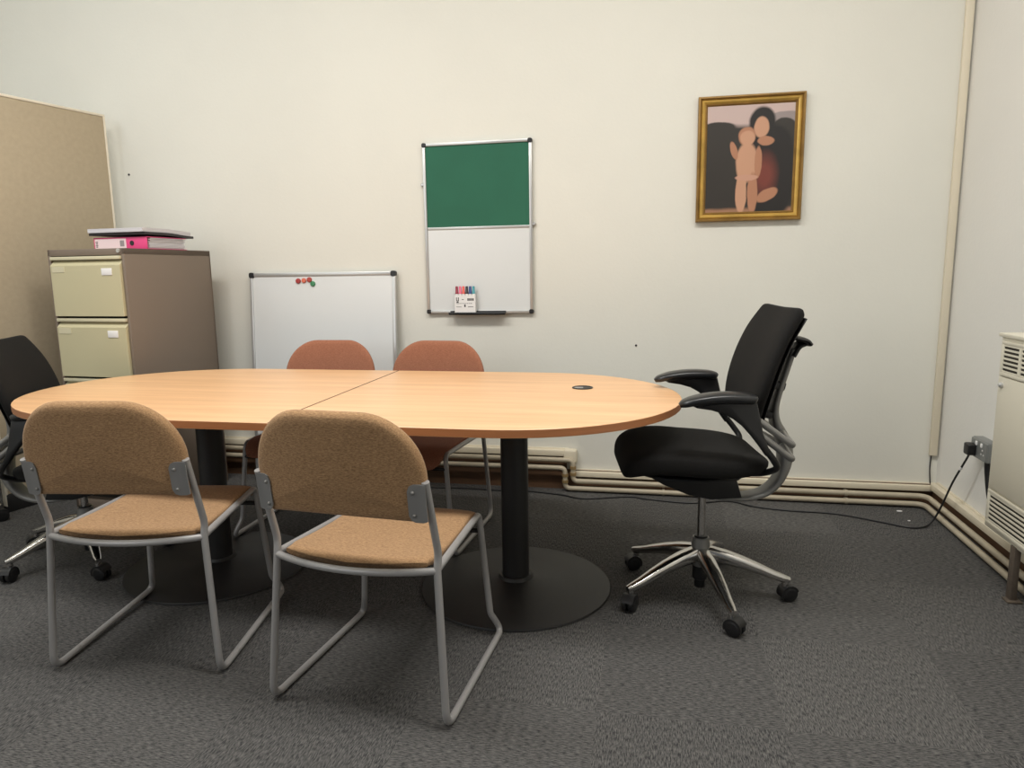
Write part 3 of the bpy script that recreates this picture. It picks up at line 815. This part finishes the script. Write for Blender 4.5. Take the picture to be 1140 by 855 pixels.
# leaning whiteboard
lw = thing('leaning_whiteboard', 'large whiteboard standing on the floor leaning against the wall', 'whiteboard', (-1.853, 3.695, 0.0))
board_frame(0.896, 1.222, 0.020, 0.020, lw, ALF, 0.016)
MB().box((0, -0.008, 0.611), (0.860, 0.010, 1.186)).build('writing_surface', BOARDW, lw)
LEAN = math.atan2(0.088, 1.218)
lw.rotation_euler = (-LEAN, 0, 0)
lwm = Matrix.Translation((-1.853, 3.695, 0.0)) @ Matrix.Rotation(-LEAN, 4, 'X')
for nm, lx, lz, c, sz in (('dark red', -0.142, 1.174, (160, 52, 48), 0.015), ('orange', -0.107, 1.176, (214, 110, 84), 0.014), ('brick red', -0.073, 1.180, (168, 66, 54), 0.015), ('green', -0.052, 1.157, (60, 128, 84), 0.015)):
    mg = MB().lathe([(0, 0.0), (sz, 0.0), (sz, 0.006), (sz * 0.85, 0.009), (0, 0.010)], n=24, M=Matrix.Rotation(PI / 2, 3, 'X')).build('round_magnet', mat('magnet_%s' % nm.replace(' ', '_'), srgb(*c), 0.35))
    mg.location = lwm @ Vector((lx, -0.013, lz)); mg.rotation_euler = (-LEAN, 0, 0)
    tag(mg, '%s round magnet near the top edge of the leaning whiteboard' % nm, 'magnet', 'magnets on the leaning whiteboard')

# ------------------------------------------------------------------ gilt picture
pc = thing('framed_picture', 'gilt framed painting hanging on the back wall above the task chair', 'picture', (0.466, YB - 0.002, 1.443))
PW, PH = 0.505, 0.605
def ring_frame(w0, h0, w1, h1, y0, y1):
    """one moulding step between an outer and an inner rectangle"""
    zc = PH / 2
    def rc(w_, h_, y): return [(-w_ / 2, y, zc - h_ / 2), (w_ / 2, y, zc - h_ / 2), (w_ / 2, y, zc + h_ / 2), (-w_ / 2, y, zc + h_ / 2)]
    return rc(w0, h0, y0), rc(w1, h1, y1)
def frame_mesh(steps):
    zc = PH / 2; rs = []
    for ins, y in steps:
        w_, h_ = PW - 2 * ins, PH - 2 * ins
        rs.append([(-w_ / 2, y, zc - h_ / 2), (w_ / 2, y, zc - h_ / 2), (w_ / 2, y, zc + h_ / 2), (-w_ / 2, y, zc + h_ / 2)])
    return MB().rings(rs, closed=True)
frame_mesh([(0, 0), (0, -0.026), (0.003, -0.031), (0.009, -0.032), (0.013, -0.028), (0.016, -0.022), (0.020, 0)]).build('outer_moulding', GOLDD, pc, sharp=20)
frame_mesh([(0.0165, 0), (0.0165, -0.022), (0.021, -0.026), (0.027, -0.025), (0.034, -0.020), (0.036, -0.016), (0.036, 0)]).build('frame', GOLD, pc, sharp=25)
frame_mesh([(0.0355, 0), (0.0355, -0.017), (0.039, -0.019), (0.044, -0.014), (0.047, -0.010), (0.047, 0)]).build('slip', GOLDD, pc, sharp=25)

def canvas_mat():
    """plain generic two-figure portrait: pale sky, dark hills, a dark robed shape and a pale small shape"""
    mt = bpy.data.materials.new('painted_canvas'); mt.use_nodes = True
    t = NT(mt); p = t.n['Principled BSDF']; p.inputs['Roughness'].default_value = 0.35
    tc = t.node('ShaderNodeTexCoord')
    nz = t.node('ShaderNodeTexNoise', i_Scale=14.0, i_Detail=3.0); t.link(tc.outputs['Object'], nz.inputs['Vector'])
    ofs = t.node('ShaderNodeVectorMath', operation='MULTIPLY_ADD')
    ofs.inputs[1].default_value = (0.012, 0, 0.012); ofs.inputs[2].default_value = (-0.006, 0, -0.006)
    t.link(nz.outputs['Color'], ofs.inputs[0])
    pos = t.node('ShaderNodeVectorMath', operation='ADD'); t.link(tc.outputs['Object'], pos.inputs[0]); t.link(ofs.outputs[0], pos.inputs[1])
    cur = [None]
    def over(col, mask):
        mx = t.node('ShaderNodeMix'); mx.data_type = 'RGBA'
        t.link(mask, mx.inputs[0])
        if isinstance(cur[0], tuple): mx.inputs[6].default_value = cur[0]
        else: t.link(cur[0], mx.inputs[6])
        mx.inputs[7].default_value = col
        cur[0] = mx.outputs[2]
    def ell(cx_, cz, rx, rz_, ang=0, soft=0.09):
        mp = t.node('ShaderNodeMapping'); mp.vector_type = 'TEXTURE'
        mp.inputs['Location'].default_value = (cx_, 0, cz); mp.inputs['Rotation'].default_value = (0, ang, 0)
        mp.inputs['Scale'].default_value = (rx, 10, rz_)
        t.link(pos.outputs[0], mp.inputs[0])
        ln = t.node('ShaderNodeVectorMath', operation='LENGTH'); t.link(mp.outputs[0], ln.inputs[0])
        mr = t.node('ShaderNodeMapRange'); mr.inputs[1].default_value = 1 + soft; mr.inputs[2].default_value = 1 - soft
        t.link(ln.outputs['Value'], mr.inputs[0]); return mr.outputs[0]
    def below(z, soft=0.012):
        sp = t.node('ShaderNodeSeparateXYZ'); t.link(pos.outputs[0], sp.inputs[0])
        mr = t.node('ShaderNodeMapRange'); mr.inputs[1].default_value = z + soft; mr.inputs[2].default_value = z - soft
        t.link(sp.outputs[2], mr.inputs[0]); return mr.outputs[0]
    skin = srgb(196, 150, 122); skin2 = srgb(176, 126, 98); dark = srgb(40, 37, 36); hill = srgb(56, 52, 48)
    cur[0] = srgb(196, 174, 168)
    over(srgb(150, 138, 136), ell(0.17, 0.49, 0.10, 0.03))
    over(hill, below(0.462))
    over(hill, ell(-0.15, 0.455, 0.08, 0.03)); over(hill, ell(0.16, 0.46, 0.05, 0.03))
    over(srgb(158, 118, 92), below(0.062, 0.008))
    over(dark, ell(0.10, 0.20, 0.115, 0.22)); over(dark, ell(0.105, 0.34, 0.10, 0.12))
    over(dark, ell(0.055, 0.475, 0.062, 0.072)); 
    over(skin, ell(0.052, 0.450, 0.036, 0.050)); over(skin2, ell(0.075, 0.385, 0.040, 0.022))
    over(srgb(120, 62, 52), ell(0.075, 0.22, 0.05, 0.09, 0, 0.5))
    over(skin2, ell(0.09, 0.125, 0.055, 0.028, -0.5))
    over(skin2, ell(-0.015, 0.47 - 0.06, 0.040, 0.046)); over(skin, ell(-0.012, 0.402, 0.034, 0.036))
    over(skin, ell(-0.012, 0.285, 0.052, 0.095)); over(skin2, ell(0.042, 0.285, 0.017, 0.075))
    over(skin2, ell(-0.075, 0.345, 0.016, 0.045, -0.3))
    over(skin, ell(-0.035, 0.14, 0.026, 0.105)); over(skin2, ell(0.020, 0.135, 0.025, 0.10))
    over(srgb(196, 150, 128), ell(-0.01, 0.212, 0.055, 0.014))
    t.link(cur[0], p.inputs['Base Color'])
    return mt
MB().box((0, -0.008, PH / 2), (PW - 0.09, 0.006, PH - 0.09)).build('canvas', canvas_mat(), pc)

# ------------------------------------------------------------------ heater on the right wall
HX0 = 1.29
ht = thing('convector_heater', 'cream floor convector heater with vent slots against the right wall', 'heater', (HX0, 2.94, 0))
HD = XR - HX0 - 0.002; HLn = 1.0; HB, HT = 0.20, 0.945
bd = MB()
# local: y negative runs towards the camera, x positive into the wall
bd.box((HD / 2 + 0.004, -HLn / 2, (HB + HT) / 2), (HD - 0.004, HLn, HT - HB), bev=0.006)
bd.build('casing', HEAT, ht)
MB().box((HD / 2 - 0.003, -HLn / 2, HT + 0.004), (HD + 0.004, HLn + 0.004, 0.014), bev=0.003).build('lid', HEAT, ht)
MB().box((0.002, -HLn / 2, 0.58), (0.010, HLn - 0.05, 0.43), bev=0.003).build('front_panel', HEAT, ht)
fr = MB()
def grille(z0, z1, n, name, frame_pad):
    g = MB()
    zz0, zz1 = z0 - frame_pad, z1 + frame_pad
    # border strips standing round the slots
    g.box((0.001, -HLn / 2, zz0 + 0.006), (0.010, HLn - 0.05, 0.012), bev=0.002)
    g.box((0.001, -HLn / 2, zz1 - 0.006), (0.010, HLn - 0.05, 0.012), bev=0.002)
    g.box((0.001, -0.034, (zz0 + zz1) / 2), (0.010, 0.018, zz1 - zz0 - 0.022), bev=0.002)
    st = (z1 - z0) / n
    for k in range(n + 1):
        z = z0 + k * st
        g.box((0.0015, -HLn / 2, z), (0.008, HLn - 0.08, st * 0.46), bev=0.001, seg=1)
    for y in ((-0.165, -0.30, -0.435, -0.57) if name == 'top_grille' else (-0.5,)):
        g.box((0.001, y, (z0 + z1) / 2), (0.009, 0.018, z1 - z0))
    o = g.build(name, HEAT, ht)
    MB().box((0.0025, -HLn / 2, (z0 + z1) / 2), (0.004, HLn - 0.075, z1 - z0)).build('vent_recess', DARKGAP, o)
grille(0.815, 0.912, 6, 'top_grille', 0.016)
grille(0.238, 0.340, 6, 'bottom_grille', 0.016)
MB().lathe([(0, 0), (0.011, 0), (0.011, 0.008), (0.005, 0.014), (0, 0.014)], (-0.002, -0.055, 0.765), n=16, M=Matrix.Rotation(-PI / 2, 3, 'Y')).build('lock_knob', ALF, ht)
for y in (-0.238, -0.85):
    lgm = MB()
    lgm.box((0.012, y, 0.103), (0.022, 0.034, 0.206), bev=0.002)
    lgm.box((0.012, y - 0.01, 0.004), (0.05, 0.045, 0.008), bev=0.002)
    lgm.build('leg', RUSTY, ht)

# ------------------------------------------------------------------ socket, plug and cable
sk = thing('wall_socket', 'grey metal double socket on the right wall beside the heater', 'socket', (XR, 3.262, 0.425))
MB().prism(rrect(0.150, 0.088, 0.008), -0.042, 0.0, 'x', bev=0.003, seg=1).build('socket_box', SOCK, sk)
MB().prism(rrect(0.144, 0.082, 0.006), -0.047, -0.041, 'x', bev=0.002, seg=1).build('face_plate', SOCK, sk)
for y in (0.018, -0.03):
    MB().box((-0.049, y, 0.024), (0.006, 0.012, 0.018), bev=0.002).build('switch', WHITEP, sk)
hs = MB()
for (y, z) in ((-0.038, 0.004), (-0.050, -0.014), (-0.028, -0.014)):
    hs.box((-0.0472, y, z), (0.001, 0.008, 0.006))
hs.build('socket_holes', WHITEP, sk)
pg = thing('mains_plug', 'black mains plug in the wall socket with a trailing lead', 'plug', (XR - 0.047, 3.300, 0.418))
MB().prism(rrect(0.050, 0.052, 0.010), -0.034, -0.0005, 'x', bev=0.006).build('plug_body', BLACKP, pg)
pts = [(XR - 0.065, 3.300, 0.392), (XR - 0.072, 3.312, 0.36), (1.352, 3.39, 0.24), (1.335, 3.45, 0.10), (1.305, 3.462, 0.02), (1.25, 3.425, 0.005), (1.188, 3.419, 0.005), (1.088, 3.475, 0.005), (0.908, 3.561, 0.005),
       (0.700, 3.575, 0.005), (0.534, 3.611, 0.005), (0.41, 3.680, 0.005), (0.222, 3.620, 0.005), (-0.007, 3.65, 0.005), (-0.103, 3.675, 0.005), (-0.337, 3.608, 0.005), (-0.467, 3.655, 0.005), (-0.656, 3.69, 0.005), (-0.804, 3.68, 0.005), (-1.074, 3.69, 0.005), (-1.261, 3.66, 0.005), (-1.38, 3.52, 0.005), (-1.36, 3.35, 0.005)]
lead = [Vector(p) - Vector((XR - 0.047, 3.300, 0.418)) for p in pts]
MB().tube(catmull(lead, 6), 0.0045, n=8).build('lead', BLACKP, pg)
MB().tube([lead[1] + (lead[2] - lead[1]) * 0.30, lead[1] + (lead[2] - lead[1]) * 0.42], 0.0056, n=8).build('lead_tag', WHITEP, pg)
st = MB().tube(catmull([(XR - 0.022, 3.215, 0.381), (XR - 0.022, 3.212, 0.33), (XR - 0.020, 3.195, 0.25), (XR - 0.018, 3.17, 0.19)], 6), [0.017 - 0.0006 * k for k in range(19)], n=12)
tag(st.build('flex_outlet', BLACKP), 'thick black flex hanging below the grey socket behind the heater', 'cable')

# ------------------------------------------------------------------ small marks
for (x, z, lab) in ((-3.062, 1.81, 'small dark screw in the wall beside the beige screen'), (-0.077, 0.808, 'small dark screw in the wall left of the task chair')):
    s = MB().lathe([(0, 0), (0.006, 0), (0.006, 0.003), (0.003, 0.006), (0, 0.006)], n=12, M=Matrix.Rotation(PI / 2, 3, 'X')).build('wall_screw', INK)
    s.location = (x, YB, z); tag(s, lab, 'screw')
for (x, y, r_, lab) in ((1.23, 3.66, 0.013, 'larger white paint flake on the carpet by the pipes'), (1.229, 3.522, 0.006, 'tiny white paint flake on the carpet near the black lead')):
    s = MB().prism([(r_ * (1 + 0.25 * math.sin(k * 2.3)) * math.cos(2 * PI * k / 9), r_ * 0.6 * math.sin(2 * PI * k / 9)) for k in range(9)], 0.0, 0.003, 'z').build('paint_flake', WHITEP)
    s.location = (x, y, 0.0); tag(s, lab, 'debris')
